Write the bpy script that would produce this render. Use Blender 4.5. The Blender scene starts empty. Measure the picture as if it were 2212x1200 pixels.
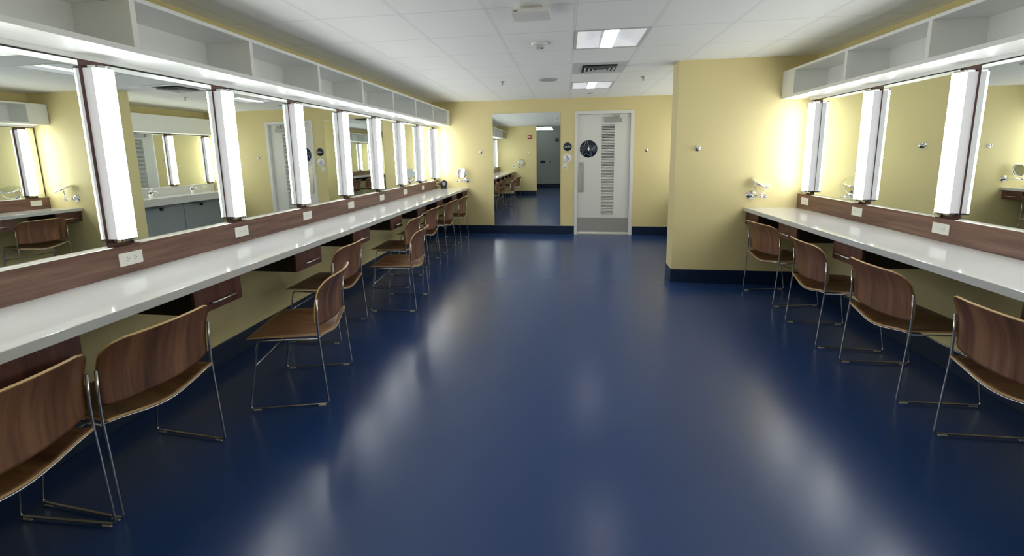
import bpy, bmesh, math, random
from mathutils import Vector, Matrix

C = bpy.context.scene.collection
PI = math.pi

# ------------------------------------------------------------------ camera
cam_data = bpy.data.cameras.new('camera')
cam = bpy.data.objects.new('camera', cam_data)
C.objects.link(cam)
CAM_H = 1.5115
pitch, yaw, roll = 0.13687757, 0.13374020, -0.01452582
fwd = Vector((-math.sin(yaw) * math.cos(pitch), math.cos(yaw) * math.cos(pitch), -math.sin(pitch)))
rgt = fwd.cross(Vector((0, 0, 1))).normalized()
upv = rgt.cross(fwd)
R_ = math.cos(roll) * rgt + math.sin(roll) * upv
U_ = -math.sin(roll) * rgt + math.cos(roll) * upv
cam.matrix_world = Matrix(((R_.x, U_.x, -fwd.x, 0), (R_.y, U_.y, -fwd.y, 0), (R_.z, U_.z, -fwd.z, CAM_H), (0, 0, 0, 1)))
cam_data.sensor_width = 36.0
cam_data.lens = 870.167 * 36.0 / 2212.0
cam_data.shift_y = -(600.0 - 452.05) / 2212.0
cam_data.clip_start = 0.02
bpy.context.scene.camera = cam

# ------------------------------------------------------------------ world, exposure
SC = bpy.context.scene
w = bpy.data.worlds.new('world')
SC.world = w
w.use_nodes = True
w.node_tree.nodes['Background'].inputs[0].default_value = (0.8, 0.85, 0.9, 1)
w.node_tree.nodes['Background'].inputs[1].default_value = 0.02
SC.view_settings.view_transform = 'Standard'
SC.view_settings.look = 'None'
SC.view_settings.gamma = 1.0
SC.view_settings.use_curve_mapping = False
SC.view_settings.exposure = 0.55
cy = SC.cycles
cy.max_bounces = 14
cy.diffuse_bounces = 8
cy.glossy_bounces = 10
cy.transmission_bounces = 4
cy.sample_clamp_indirect = 24.0
cy.blur_glossy = 0.3
cy.use_denoising = True

# emission strengths of the room's lamps
E_VANITY = 12.0        # lens of the upright vanity lights
E_SIDE = 0.22         # their dimmer milky sides
E_TROFFER = 5.5
E_HALL = 14.0

# ------------------------------------------------------------------ room numbers (metres)
D = 7.533             # far wall
ZC = 2.49             # ceiling
XWL, XWR = -2.52, 2.60
YB = 0.29             # back wall, room side
YS = 4.759            # divider wall, room side
XST, TST = 1.2206, 0.242
ZCT, ZCB = 0.885, 0.843   # worktop top / underside
XCL, XCR = -1.856, 1.970  # worktop front edges
XBL, XBR = -2.406, 2.511  # backsplash faces
XPL, XPR = -2.462, 2.557  # wood panels behind the mirrors
ZBS = 1.040           # backsplash top
ZM1 = 2.020           # mirror top
ZS0, ZS1 = 2.0475, 2.3284   # cubby shelf
XSL, XSR = -2.169, 2.275
BB = 0.159

# ------------------------------------------------------------------ materials
def new_mat(name, color, rough=0.5, metal=0.0, spec=0.5, coat=0.0):
    m = bpy.data.materials.new(name)
    m.use_nodes = True
    b = m.node_tree.nodes['Principled BSDF']
    b.inputs['Base Color'].default_value = (*color, 1)
    b.inputs['Roughness'].default_value = rough
    b.inputs['Metallic'].default_value = metal
    b.inputs['Specular IOR Level'].default_value = spec
    b.inputs['Coat Weight'].default_value = coat
    return m

def srgb(r, g, b):
    f = lambda c: (c / 255 / 12.92) if c / 255 <= 0.04045 else ((c / 255 + 0.055) / 1.055) ** 2.4
    return (f(r), f(g), f(b))

def nd(m, t, **kw):
    n = m.node_tree.nodes.new(t)
    for k, v in kw.items():
        setattr(n, k, v)
    return n

def lk(m, a, b):
    m.node_tree.links.new(a, b)

def bump_noise(m, scale, strength, dist=0.002, detail=3.0):
    tc = nd(m, 'ShaderNodeTexCoord')
    nz = nd(m, 'ShaderNodeTexNoise')
    nz.inputs['Scale'].default_value = scale
    nz.inputs['Detail'].default_value = detail
    bp = nd(m, 'ShaderNodeBump')
    bp.inputs['Strength'].default_value = strength
    bp.inputs['Distance'].default_value = dist
    lk(m, tc.outputs['Object'], nz.inputs['Vector'])
    lk(m, nz.outputs['Fac'], bp.inputs['Height'])
    lk(m, bp.outputs['Normal'], m.node_tree.nodes['Principled BSDF'].inputs['Normal'])
    return nz

def wood_mat(name, dark, mid, light, stretch, rough=0.35, scale=1.0, rnd=True):
    m = new_mat(name, mid, rough)
    b = m.node_tree.nodes['Principled BSDF']
    tc = nd(m, 'ShaderNodeTexCoord')
    mp = nd(m, 'ShaderNodeMapping')
    mp.inputs['Scale'].default_value = stretch
    src = tc.outputs['Object']
    if rnd:
        oi = nd(m, 'ShaderNodeObjectInfo')
        mu = nd(m, 'ShaderNodeMath', operation='MULTIPLY')
        mu.inputs[1].default_value = 37.0
        va = nd(m, 'ShaderNodeVectorMath', operation='ADD')
        lk(m, oi.outputs['Random'], mu.inputs[0])
        lk(m, src, va.inputs[0])
        lk(m, mu.outputs[0], va.inputs[1])
        src = va.outputs[0]
    lk(m, src, mp.inputs['Vector'])
    n1 = nd(m, 'ShaderNodeTexNoise')
    n1.inputs['Scale'].default_value = 4.0 * scale
    n1.inputs['Detail'].default_value = 6.0
    n1.inputs['Distortion'].default_value = 0.6
    n2 = nd(m, 'ShaderNodeTexNoise')
    n2.inputs['Scale'].default_value = 22.0 * scale
    n2.inputs['Detail'].default_value = 4.0
    lk(m, mp.outputs[0], n1.inputs['Vector'])
    lk(m, mp.outputs[0], n2.inputs['Vector'])
    mx = nd(m, 'ShaderNodeMath', operation='MULTIPLY_ADD')
    mx.inputs[1].default_value = 0.3
    lk(m, n2.outputs['Fac'], mx.inputs[0])
    m2 = nd(m, 'ShaderNodeMath', operation='MULTIPLY')
    m2.inputs[1].default_value = 0.85
    lk(m, n1.outputs['Fac'], m2.inputs[0])
    lk(m, m2.outputs[0], mx.inputs[2])
    rp = nd(m, 'ShaderNodeValToRGB')
    e = rp.color_ramp.elements
    e[0].position, e[0].color = 0.36, (*dark, 1)
    e[1].position, e[1].color = 0.80, (*light, 1)
    k = e.new(0.56)
    k.color = (*mid, 1)
    lk(m, mx.outputs[0], rp.inputs['Fac'])
    lk(m, rp.outputs['Color'], b.inputs['Base Color'])
    return m

def emit_mat(name, color, strength):
    m = new_mat(name, (0.8, 0.8, 0.8), 0.4)
    b = m.node_tree.nodes['Principled BSDF']
    b.inputs['Emission Color'].default_value = (*color, 1)
    b.inputs['Emission Strength'].default_value = strength
    return m

M = {}
M['yellow'] = new_mat('yellow_paint', srgb(218, 204, 151), 0.55, spec=0.35)
bump_noise(M['yellow'], 260, 0.06, 0.001)
M['grey_wall'] = new_mat('grey_paint', srgb(178, 184, 180), 0.6, spec=0.3)
M['base'] = new_mat('navy_rubber_base', srgb(14, 34, 62), 0.35)
M['white'] = new_mat('white_laminate', srgb(240, 241, 239), 0.3)
M['quartz'] = new_mat('white_quartz', srgb(208, 209, 208), 0.07, spec=0.5)
M['doorpaint'] = new_mat('white_door_paint', srgb(222, 222, 218), 0.45)
M['chrome'] = new_mat('chrome', (0.78, 0.78, 0.80), 0.12, 1.0)
M['rod'] = new_mat('chrome_rod', (0.62, 0.62, 0.64), 0.22, 1.0)
M['steel'] = new_mat('brushed_steel', (0.62, 0.60, 0.57), 0.36, 0.7)
M['closer'] = new_mat('closer_grey', (0.36, 0.36, 0.36), 0.4, 0.4)
M['alu'] = new_mat('aluminium_channel', (0.80, 0.79, 0.75), 0.3, 0.85)
M['handle'] = new_mat('satin_nickel', (0.75, 0.74, 0.72), 0.3, 1.0)
M['mirror'] = new_mat('mirror_glass', (0.86, 0.90, 0.87), 0.0, 1.0)
M['mirror_edge'] = new_mat('mirror_glass_edge', (0.02, 0.07, 0.05), 0.1)
M['dark'] = new_mat('dark_gap', (0.012, 0.012, 0.012), 0.6)
M['black'] = new_mat('black_plastic', (0.012, 0.012, 0.014), 0.35)
M['greyplastic'] = new_mat('grey_plastic', (0.30, 0.31, 0.32), 0.35)
M['plastic'] = new_mat('white_plastic', srgb(232, 231, 226), 0.35)
M['glide'] = new_mat('clear_glide', (0.55, 0.56, 0.52), 0.25)
M['maple'] = new_mat('maple_ply_edge', srgb(205, 172, 122), 0.45)
M['navy_sign'] = new_mat('navy_sign', srgb(20, 34, 56), 0.4)
M['sign_white'] = new_mat('sign_white', srgb(236, 236, 232), 0.4)
M['sign_blue'] = new_mat('sign_blue', srgb(52, 60, 150), 0.4)
M['line_grey'] = new_mat('sign_line', srgb(190, 190, 195), 0.4)
M['red'] = new_mat('alarm_red', srgb(170, 40, 34), 0.4)
M['panel_grey'] = new_mat('grey_panel', srgb(160, 168, 172), 0.45)
M['speaker'] = new_mat('speaker_grille', srgb(176, 178, 176), 0.6)
M['vent'] = new_mat('vent_white', srgb(200, 202, 200), 0.5)
M['walnut_back'] = wood_mat('walnut_upright_grain', srgb(76, 48, 35), srgb(120, 82, 58), srgb(154, 112, 80), (0.15, 3.2, 0.22), 0.34)
M['walnut_seat'] = wood_mat('walnut_seat_grain', srgb(78, 50, 32), srgb(118, 82, 54), srgb(148, 108, 74), (0.35, 4.0, 0.2), 0.32)
M['splash'] = wood_mat('walnut_laminate_long_grain', srgb(78, 50, 42), srgb(106, 73, 62), srgb(132, 98, 84), (1.0, 0.35, 6.0), 0.4)
M['drawer'] = wood_mat('dark_walnut_laminate', srgb(62, 34, 28), srgb(86, 50, 42), srgb(108, 68, 56), (1.0, 6.0, 0.4), 0.4)
M['strip'] = wood_mat('walnut_laminate_strip', srgb(66, 38, 34), srgb(88, 54, 48), srgb(104, 68, 60), (1.0, 6.0, 0.4), 0.4)
M['cabinet'] = new_mat('dark_cabinet_box', srgb(36, 26, 24), 0.5)
M['lens'] = emit_mat('lit_lens', (0.97, 1.0, 0.99), E_VANITY)
M['lens_side'] = emit_mat('milky_side', (0.97, 0.97, 1.0), E_SIDE)
M['lens_side'].node_tree.nodes['Principled BSDF'].inputs['Base Color'].default_value = (0.42, 0.42, 0.43, 1)
M['trof'] = emit_mat('troffer_basket', (0.97, 0.99, 1.0), E_TROFFER)
M['trof_side'] = emit_mat('troffer_panel', (0.97, 0.98, 1.0), 0.28)
M['trof_side'].node_tree.nodes['Principled BSDF'].inputs['Base Color'].default_value = (0.55, 0.56, 0.57, 1)
M['tube'] = emit_mat('hall_tube', (0.97, 0.98, 1.0), E_HALL)

# floor: blue rubber sheet, satin, fine pebble grain, a few pale scuffs
m = new_mat('blue_rubber_floor', (0.018, 0.052, 0.178), 0.25, spec=0.6)
M['floor'] = m
b = m.node_tree.nodes['Principled BSDF']
tc = nd(m, 'ShaderNodeTexCoord')
nz = nd(m, 'ShaderNodeTexNoise'); nz.inputs['Scale'].default_value = 110; nz.inputs['Detail'].default_value = 2
lk(m, tc.outputs['Object'], nz.inputs['Vector'])
bp = nd(m, 'ShaderNodeBump'); bp.inputs['Strength'].default_value = 0.03; bp.inputs['Distance'].default_value = 0.002
lk(m, nz.outputs['Fac'], bp.inputs['Height'])
lk(m, bp.outputs['Normal'], b.inputs['Normal'])
n2 = nd(m, 'ShaderNodeTexNoise'); n2.inputs['Scale'].default_value = 2.2; n2.inputs['Detail'].default_value = 3
lk(m, tc.outputs['Object'], n2.inputs['Vector'])
mr = nd(m, 'ShaderNodeMapRange')
mr.inputs['From Min'].default_value = 0.0; mr.inputs['From Max'].default_value = 1.0
mr.inputs['To Min'].default_value = 0.23; mr.inputs['To Max'].default_value = 0.28
lk(m, n2.outputs['Fac'], mr.inputs['Value'])
lk(m, mr.outputs[0], b.inputs['Roughness'])

# ceiling: 0.61 m lay-in tiles, thin tee lines
GX0, GY0, GS = -1.7683, 2.8537, 0.6105
m = new_mat('ceiling_tiles', srgb(232, 233, 230), 0.8, spec=0.2)
M['ceiling'] = m
b = m.node_tree.nodes['Principled BSDF']
tc = nd(m, 'ShaderNodeTexCoord')
sx = nd(m, 'ShaderNodeSeparateXYZ')
lk(m, tc.outputs['Object'], sx.inputs[0])
def tee(axis_out, origin, width):
    a = nd(m, 'ShaderNodeMath', operation='SUBTRACT'); a.inputs[1].default_value = origin - 100 * GS
    lk(m, axis_out, a.inputs[0])
    d = nd(m, 'ShaderNodeMath', operation='DIVIDE'); d.inputs[1].default_value = GS
    lk(m, a.outputs[0], d.inputs[0])
    f = nd(m, 'ShaderNodeMath', operation='FRACT'); lk(m, d.outputs[0], f.inputs[0])
    s = nd(m, 'ShaderNodeMath', operation='SUBTRACT'); s.inputs[1].default_value = 0.5
    lk(m, f.outputs[0], s.inputs[0])
    ab = nd(m, 'ShaderNodeMath', operation='ABSOLUTE'); lk(m, s.outputs[0], ab.inputs[0])
    g = nd(m, 'ShaderNodeMath', operation='GREATER_THAN'); g.inputs[1].default_value = 0.5 - width / GS / 2
    lk(m, ab.outputs[0], g.inputs[0])
    g2 = nd(m, 'ShaderNodeMath', operation='GREATER_THAN'); g2.inputs[1].default_value = 0.5 - (width / 2 - 0.003) / GS
    lk(m, ab.outputs[0], g2.inputs[0])
    e = nd(m, 'ShaderNodeMath', operation='SUBTRACT')
    lk(m, g.outputs[0], e.inputs[0]); lk(m, g2.outputs[0], e.inputs[1])
    return g.outputs[0], e.outputs[0]
tx, ex = tee(sx.outputs['X'], GX0, 0.022)
ty, ey = tee(sx.outputs['Y'], GY0, 0.014)
mxm = nd(m, 'ShaderNodeMath', operation='MAXIMUM'); lk(m, tx, mxm.inputs[0]); lk(m, ty, mxm.inputs[1])
mxe = nd(m, 'ShaderNodeMath', operation='MAXIMUM'); lk(m, ex, mxe.inputs[0]); lk(m, ey, mxe.inputs[1])
c1 = nd(m, 'ShaderNodeMix', data_type='RGBA')
c1.inputs['A'].default_value = (*srgb(240, 241, 239), 1); c1.inputs['B'].default_value = (*srgb(236, 237, 235), 1)
lk(m, mxm.outputs[0], c1.inputs['Factor'])
c2 = nd(m, 'ShaderNodeMix', data_type='RGBA')
lk(m, c1.outputs['Result'], c2.inputs['A']); c2.inputs['B'].default_value = (*srgb(206, 208, 206), 1)
lk(m, mxe.outputs[0], c2.inputs['Factor'])
lk(m, c2.outputs['Result'], b.inputs['Base Color'])

# ------------------------------------------------------------------ mesh helpers
class MB:
    """collects shapes and links them as ONE mesh object"""
    def __init__(self):
        self.bm = bmesh.new()
        self.mats = []
    def mi(self, mat):
        mm = M[mat]
        if mm not in self.mats:
            self.mats.append(mm)
        return self.mats.index(mm)
    def box(self, x0, x1, y0, y1, z0, z1, mat, bevel=0.0, seg=2):
        b = bmesh.new()
        bmesh.ops.create_cube(b, size=1.0)
        x0, x1 = min(x0, x1), max(x0, x1); y0, y1 = min(y0, y1), max(y0, y1); z0, z1 = min(z0, z1), max(z0, z1)
        for v in b.verts:
            v.co = Vector(((x0 + x1) / 2 + v.co.x * (x1 - x0), (y0 + y1) / 2 + v.co.y * (y1 - y0), (z0 + z1) / 2 + v.co.z * (z1 - z0)))
        if bevel > 0:
            bmesh.ops.bevel(b, geom=b.edges[:], offset=bevel, segments=seg, profile=0.5, affect='EDGES')
        self.add(b, mat)
        return self
    def add(self, b, mat, smooth=False, mat_by=None):
        i = self.mi(mat)
        mp = {}
        for v in b.verts:
            mp[v] = self.bm.verts.new(v.co)
        for f in b.faces:
            try:
                nf = self.bm.faces.new([mp[v] for v in f.verts])
            except ValueError:
                continue
            nf.material_index = i if mat_by is None else self.mi(mat_by(f))
            nf.smooth = smooth or f.smooth
        b.free()
    def face(self, pts, mat, smooth=False):
        f = self.bm.faces.new([self.bm.verts.new(p) for p in pts])
        f.material_index = self.mi(mat)
        f.smooth = smooth
        return f
    def tube(self, pts, r, mat, seg=8, caps=True):
        pts = [Vector(p) for p in pts]
        i = self.mi(mat)
        rings = []
        n = len(pts)
        t0 = (pts[1] - pts[0]).normalized()
        ref = Vector((0, 0, 1)) if abs(t0.z) < 0.9 else Vector((1, 0, 0))
        nrm = t0.cross(ref).normalized()
        for k in range(n):
            if k == 0: t = pts[1] - pts[0]
            elif k == n - 1: t = pts[-1] - pts[-2]
            else: t = (pts[k + 1] - pts[k]).normalized() + (pts[k] - pts[k - 1]).normalized()
            t.normalize()
            nrm = (nrm - t * nrm.dot(t))
            if nrm.length < 1e-6:
                nrm = t.orthogonal()
            nrm.normalize()
            bi = t.cross(nrm)
            rr = r[k] if isinstance(r, (list, tuple)) else r
            rings.append([self.bm.verts.new(pts[k] + (nrm * math.cos(a) + bi * math.sin(a)) * rr) for a in [2 * PI * j / seg for j in range(seg)]])
        for k in range(n - 1):
            for j in range(seg):
                f = self.bm.faces.new([rings[k][j], rings[k][(j + 1) % seg], rings[k + 1][(j + 1) % seg], rings[k + 1][j]])
                f.material_index = i; f.smooth = True
        if caps:
            for ring, rev in ((rings[0], True), (rings[-1], False)):
                f = self.bm.faces.new(ring[::-1] if rev else ring)
                f.material_index = i
        return self
    def lathe(self, prof, origin, axis, mat, seg=24, mats=None):
        """prof: list of (radius, height along axis)"""
        o = Vector(origin); ax = Vector(axis).normalized()
        e1 = ax.orthogonal().normalized(); e2 = ax.cross(e1)
        rings = []
        for r, h in prof:
            if r < 1e-6:
                rings.append([self.bm.verts.new(o + ax * h)])
            else:
                rings.append([self.bm.verts.new(o + ax * h + (e1 * math.cos(2 * PI * j / seg) + e2 * math.sin(2 * PI * j / seg)) * r) for j in range(seg)])
        for k in range(len(rings) - 1):
            a, c = rings[k], rings[k + 1]
            mi = self.mi(mats[k] if mats else mat)
            for j in range(seg):
                j2 = (j + 1) % seg
                vs = [a[0], c[j], c[j2]] if len(a) == 1 and len(c) > 1 else ([a[j], c[0], a[j2]] if len(c) == 1 and len(a) > 1 else ([a[j], c[j], c[j2], a[j2]] if len(a) > 1 else None))
                if vs is None: continue
                f = self.bm.faces.new(vs[::-1]); f.material_index = mi; f.smooth = True
        return self
    def prism(self, outline, origin, eu, ev, depth_vec, mat):
        """flat outline [(u,v)] swept by depth_vec"""
        o = Vector(origin); eu = Vector(eu); ev = Vector(ev); dv = Vector(depth_vec)
        a = [self.bm.verts.new(o + eu * u + ev * v) for u, v in outline]
        c = [self.bm.verts.new(x.co + dv) for x in a]
        i = self.mi(mat)
        n = len(a)
        for fs in ([a, c[::-1]]):
            f = self.bm.faces.new(fs); f.material_index = i
        for k in range(n):
            f = self.bm.faces.new([a[k], a[(k + 1) % n], c[(k + 1) % n], c[k]]); f.material_index = i
        return self
    def build(self, name, parent=None, offset=None):
        bmesh.ops.recalc_face_normals(self.bm, faces=self.bm.faces[:])
        me = bpy.data.meshes.new(name)
        if offset is not None:
            bmesh.ops.translate(self.bm, verts=self.bm.verts[:], vec=-Vector(offset))
        self.bm.to_mesh(me); self.bm.free()
        for mm in self.mats:
            me.materials.append(mm)
        o = bpy.data.objects.new(name, me)
        C.objects.link(o)
        if parent is not None:
            o.parent = parent
        elif offset is not None:
            o.location = offset
        return o

def tag(o, label, cat, group=None):
    o['label'] = label; o['category'] = cat
    if group: o['group'] = group
    return o

def thing(name, label, cat, loc=(0, 0, 0), rotz=0.0, group=None):
    o = bpy.data.objects.new(name, None)
    C.objects.link(o)
    o.empty_display_size = 0.05
    o.location = loc
    o.rotation_euler = (0, 0, rotz)
    return tag(o, label, cat, group)

def struct(o):
    o['kind'] = 'structure'
    return o

def dup(root, loc, rotz, label, group=None):
    r = root.copy(); C.objects.link(r)
    r.location = loc
    if rotz is not None: r.rotation_euler = (0, 0, rotz)
    r['label'] = label
    if group: r['group'] = group
    for ch in list(root.children):
        c = ch.copy(); C.objects.link(c); c.parent = r
        for g in list(ch.children):
            d = g.copy(); C.objects.link(d); d.parent = c
    return r

ORD = ['first', 'second', 'third', 'fourth', 'fifth', 'sixth', 'seventh', 'eighth', 'ninth', 'tenth']

# ------------------------------------------------------------------ room shell
HALL_Y, HALL_X0, HALL_X1, HALL_Z = -3.15, -1.75, 1.95, 2.72
XOP0, XOP1 = -1.06, 1.35      # opening in the back wall

struct(MB().box(XWL - .2, XWR + .2, HALL_Y - .1, D + .4, -0.1, 0.0, 'floor').build('floor'))

mb = MB()
i0 = int(math.floor((XWL - GX0) / GS)); i1 = int(math.ceil((XWR - GX0) / GS))
j0 = int(math.floor((YB - .15 - GY0) / GS)); j1 = int(math.ceil((D - GY0) / GS))
TROFFERS = [(3, 1), (3, 5)]
xs = [max(XWL - .05, min(XWR + .05, GX0 + GS * i)) for i in range(i0, i1 + 1)]
ys = [max(YB - .15, min(D + .05, GY0 + GS * j)) for j in range(j0, j1 + 1)]
for a, i in enumerate(range(i0, i1)):
    for c, j in enumerate(range(j0, j1)):
        if (i, j) in TROFFERS: continue
        mb.face([(xs[a], ys[c], ZC), (xs[a], ys[c + 1], ZC), (xs[a + 1], ys[c + 1], ZC), (xs[a + 1], ys[c], ZC)], 'ceiling')
bmesh.ops.remove_doubles(mb.bm, verts=mb.bm.verts[:], dist=1e-5)
mb.box(XWL - .05, XWR + .05, YB - .15, D + .05, ZC + .14, ZC + .2, 'ceiling')
struct(mb.build('ceiling'))

struct(MB().box(XWL - .1, XWL, YB, D, 0, ZC + .2, 'yellow').build('wall_left'))
struct(MB().box(XWR, XWR + .1, YB, D, 0, ZC + .2, 'yellow').build('wall_right'))
DX0, DX1, DZ1 = 0.1554, 1.2007, 2.2547
mb = MB()
mb.box(XWL - .1, DX0 + .02, D, D + .14, 0, ZC + .2, 'yellow')
mb.box(DX1 - .02, XWR + .1, D, D + .14, 0, ZC + .2, 'yellow')
mb.box(DX0 + .02, DX1 - .02, D, D + .14, DZ1 - .02, ZC + .2, 'yellow')
struct(mb.build('wall_far'))
struct(MB().box(XST, XWR, YS, YS + TST, 0, ZC + .1, 'yellow').build('wall_divider'))
mb = MB()
mb.box(XWL - .1, XOP0, YB - .15, YB, 0, HALL_Z, 'yellow')
mb.box(XOP1, XWR + .1, YB - .15, YB, 0, HALL_Z, 'yellow')
struct(mb.build('wall_back'))
mb = MB()
mb.box(HALL_X0 - .1, HALL_X1 + .1, HALL_Y - .1, HALL_Y, 0, HALL_Z, 'grey_wall')
mb.box(HALL_X0 - .1, HALL_X0, HALL_Y, YB - .15, 0, HALL_Z, 'grey_wall')
mb.box(HALL_X1, HALL_X1 + .1, HALL_Y, YB - .15, 0, HALL_Z, 'grey_wall')
struct(mb.build('wall_hall'))
mb = MB()
mb.box(HALL_X0 - .1, HALL_X1 + .1, HALL_Y - .1, YB - .15, HALL_Z, HALL_Z + .05, 'grey_wall')
struct(mb.build('ceiling_hall'))

def base_run(name, x0, x1, y0, y1):
    struct(MB().box(x0, x1, y0, y1, 0, BB, 'base', 0.003, 2).build(name))
base_run('baseboard_left', XWL, XWL + .01, YB, D)
base_run('baseboard_right', XWR - .01, XWR, YB, YS)
base_run('baseboard_far', XWL + .01, DX0, D - .01, D)
base_run('baseboard_far_corner', DX1, XWR, D - .01, D)
mb = MB()
mb.box(XST - .01, XWR - .01, YS - .01, YS, 0, BB, 'base', .003)
mb.box(XST - .01, XST, YS, YS + TST, 0, BB, 'base', .003)
mb.box(XST - .01, XWR, YS + TST, YS + TST + .01, 0, BB, 'base', .003)
struct(mb.build('baseboard_divider'))
base_run('baseboard_back', XWL + .01, XOP0, YB, YB + .01)
base_run('baseboard_back_right', XOP1, XWR - .01, YB, YB + .01)
base_run('baseboard_hall', HALL_X0, HALL_X1, HALL_Y, HALL_Y + .01)

# wood sheet the mirrors hang on
struct(MB().box(XWL, XPL, YB, D, ZBS - .2, ZM1 + .003, 'strip').build('trim_mirror_panel_left'))
struct(MB().box(XPR, XWR, YB, YS, ZBS - .2, ZM1 + .003, 'strip').build('trim_mirror_panel_right'))
struct(MB().box(XPR, XWR, YS + TST, D, ZBS - .2, ZM1 + .003, 'strip').build('trim_mirror_panel_sinks'))

# ------------------------------------------------------------------ vanity mirrors
def vanity_mirror(side, y0, y1, label, tilt=(0, 0)):
    """side -1 left wall, +1 right wall; glass stands on the backsplash in an aluminium channel"""
    xp = XPL if side < 0 else XPR
    s = -side
    root = thing('wall_mirror', label, 'mirror', (xp, (y0 + y1) / 2, ZBS), 0, 'vanity mirrors')
    h = (y1 - y0) / 2
    g = MB()
    b = bmesh.new(); bmesh.ops.create_cube(b, size=1)
    for v in b.verts:
        v.co = Vector((s * (0.0025 + 0.0035 * (v.co.x * s + .5) * 2 * .5 + .0), v.co.y * 2 * h, 0.006 + (v.co.z + .5) * (ZM1 - ZBS - .012)))
    for v in b.verts:
        v.co.x = s * 0.003 if abs(v.co.x) < 0.004 else s * 0.008
    g.add(b, 'mirror', mat_by=lambda f: 'mirror' if abs(f.normal.x) > .9 else 'mirror_edge')
    o = g.build('glass', root)
    o.rotation_euler = (0, tilt[0], tilt[1])
    o.location = (s * .002, 0, 0)
    xb = XBL if side < 0 else XBR
    c = MB()
    c.box(s * 0.0150, (xb - xp), -h, h, 0.0002, 0.004, 'alu', .001, 1)
    c.box(s * 0.0150, s * 0.0175, -h, h, 0.004, 0.011, 'alu')
    c.build('bottom_channel', root)
    t = MB().box(s * 0.001, s * 0.013, -h, h, ZM1 - ZBS - .005, ZM1 - ZBS, 'dark')
    t.build('top_channel', root)
    return root

LY = [1.103 + 0.782 * k for k in range(9)]          # light centres, left wall
RY = [4.59, 3.805, 3.02, 2.235, 1.45, 0.665]         # right wall, from the far end; last three unseen, added for light
SY = [5.10, 5.88, 6.66, 7.43]                              # over the sinks
GAP = 0.069
TILT_L, TILT_R = (-.005, -.008), (.0025, -.004)      # the panes are not hung perfectly plumb
edges = [YB + .01] + LY + [D]
for k in range(len(edges) - 1):
    a = edges[k] + (GAP if k else 0); c = edges[k + 1] - (GAP if k < len(edges) - 2 else 0.02)
    if k == 0: lab = 'left-wall vanity mirror pane beside the room entrance, nearest the camera'
    elif k == len(edges) - 2: lab = 'narrow last mirror pane of the left wall, at the far corner'
    else: lab = 'left-wall vanity mirror pane, %s from the camera end between two upright lights' % ORD[k]
    vanity_mirror(-1, a, c, lab, TILT_L)
edges = [YS] + RY + [YB]
for k in range(len(edges) - 1):
    c = edges[k] - (GAP if k else 0.02); a = edges[k + 1] + (GAP if k < len(edges) - 2 else .01)
    if k == 0: lab = 'narrow mirror sliver on the right wall, at the divider wall corner'
    else: lab = 'right-wall vanity mirror pane, %s from the divider wall' % ORD[k]
    vanity_mirror(1, a, c, lab, TILT_R)
edges = [YS + TST] + SY + [D]
for k in range(len(edges) - 1):
    a = edges[k] + (GAP if k else 0.02); c = edges[k + 1] - (GAP if k < len(edges) - 2 else 0.02)
    vanity_mirror(1, a, c, 'mirror pane over the sinks in the alcove, %s from the divider wall' % ORD[k])

# ------------------------------------------------------------------ upright vanity lights
LZ0, LZ1 = 1.072, 1.992
def vanity_light_proto():
    """local frame: back on x=0, projecting +x, base z=0"""
    root = thing('vanity_light', '', 'light', (0, 0, 0), 0, 'upright vanity lights')
    H = LZ1 - LZ0
    hw, ds, bulge = 0.047, 0.060, 0.030
    m1 = MB()
    m1.box(0.0, ds, -hw, hw, 0.012, H - .012, 'lens_side', .001, 1)
    m1.build('housing', root)
    m2 = MB()
    n = 14
    arc = [(ds + bulge * math.sin(PI * k / n) ** 0.8, -hw * math.cos(PI * k / n)) for k in range(n + 1)]
    vb = [m2.bm.verts.new((x, y, 0.012)) for x, y in arc]
    vt = [m2.bm.verts.new((x, y, H - .012)) for x, y in arc]
    li = m2.mi('lens')
    for k in range(n):
        f = m2.bm.faces.new([vb[k], vb[k + 1], vt[k + 1], vt[k]]); f.material_index = li; f.smooth = True
    m2.bm.faces.new(vb[::-1]).material_index = li
    m2.bm.faces.new(vt).material_index = li
    m2.build('lens', root)
    for z0 in (0.0, H - .012):
        c = MB()
        out = [(0.0, -hw - .002), (0.0, hw + .002)] + [(x + .002, -y * 1.04) for x, y in arc]
        c.prism([(x, y) for x, y in out], (0, 0, z0), (1, 0, 0), (0, 1, 0), (0, 0, .012), 'chrome')
        c.build('end_cap', root)
    k = MB()
    k.box(0.0, 0.03, -0.03, 0.03, -0.012, 0.0, 'chrome')
    k.build('bracket', root)
    return root
lp = vanity_light_proto()
first = True
def place_light(x, y, rz, label, group):
    global first
    if first:
        first = False
        lp.location = (x, y, LZ0); lp.rotation_euler = (0, 0, rz); lp['label'] = label; lp['group'] = group
        return lp
    return dup(lp, (x, y, LZ0), rz, label, group)
for k, y in enumerate(LY):
    lab = ('left-wall upright vanity light beside the entrance, nearest the camera' if k == 0 else
           'left-wall upright vanity light at the far corner, last of the row' if k == 8 else
           'left-wall upright vanity light, %s of the row from the left edge of view' % ORD[k - 1])
    place_light(XPL, y, 0, lab, 'upright vanity lights on the left wall')
for k, y in enumerate(RY):
    place_light(XPR, y, PI, 'right-wall upright vanity light, %s from the divider wall' % ORD[k], 'upright vanity lights on the right wall')
for k, y in enumerate(SY):
    place_light(XPR, y, PI, 'upright light between the mirrors over the sinks, %s from the divider wall' % ORD[k], 'upright lights over the sinks')

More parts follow.
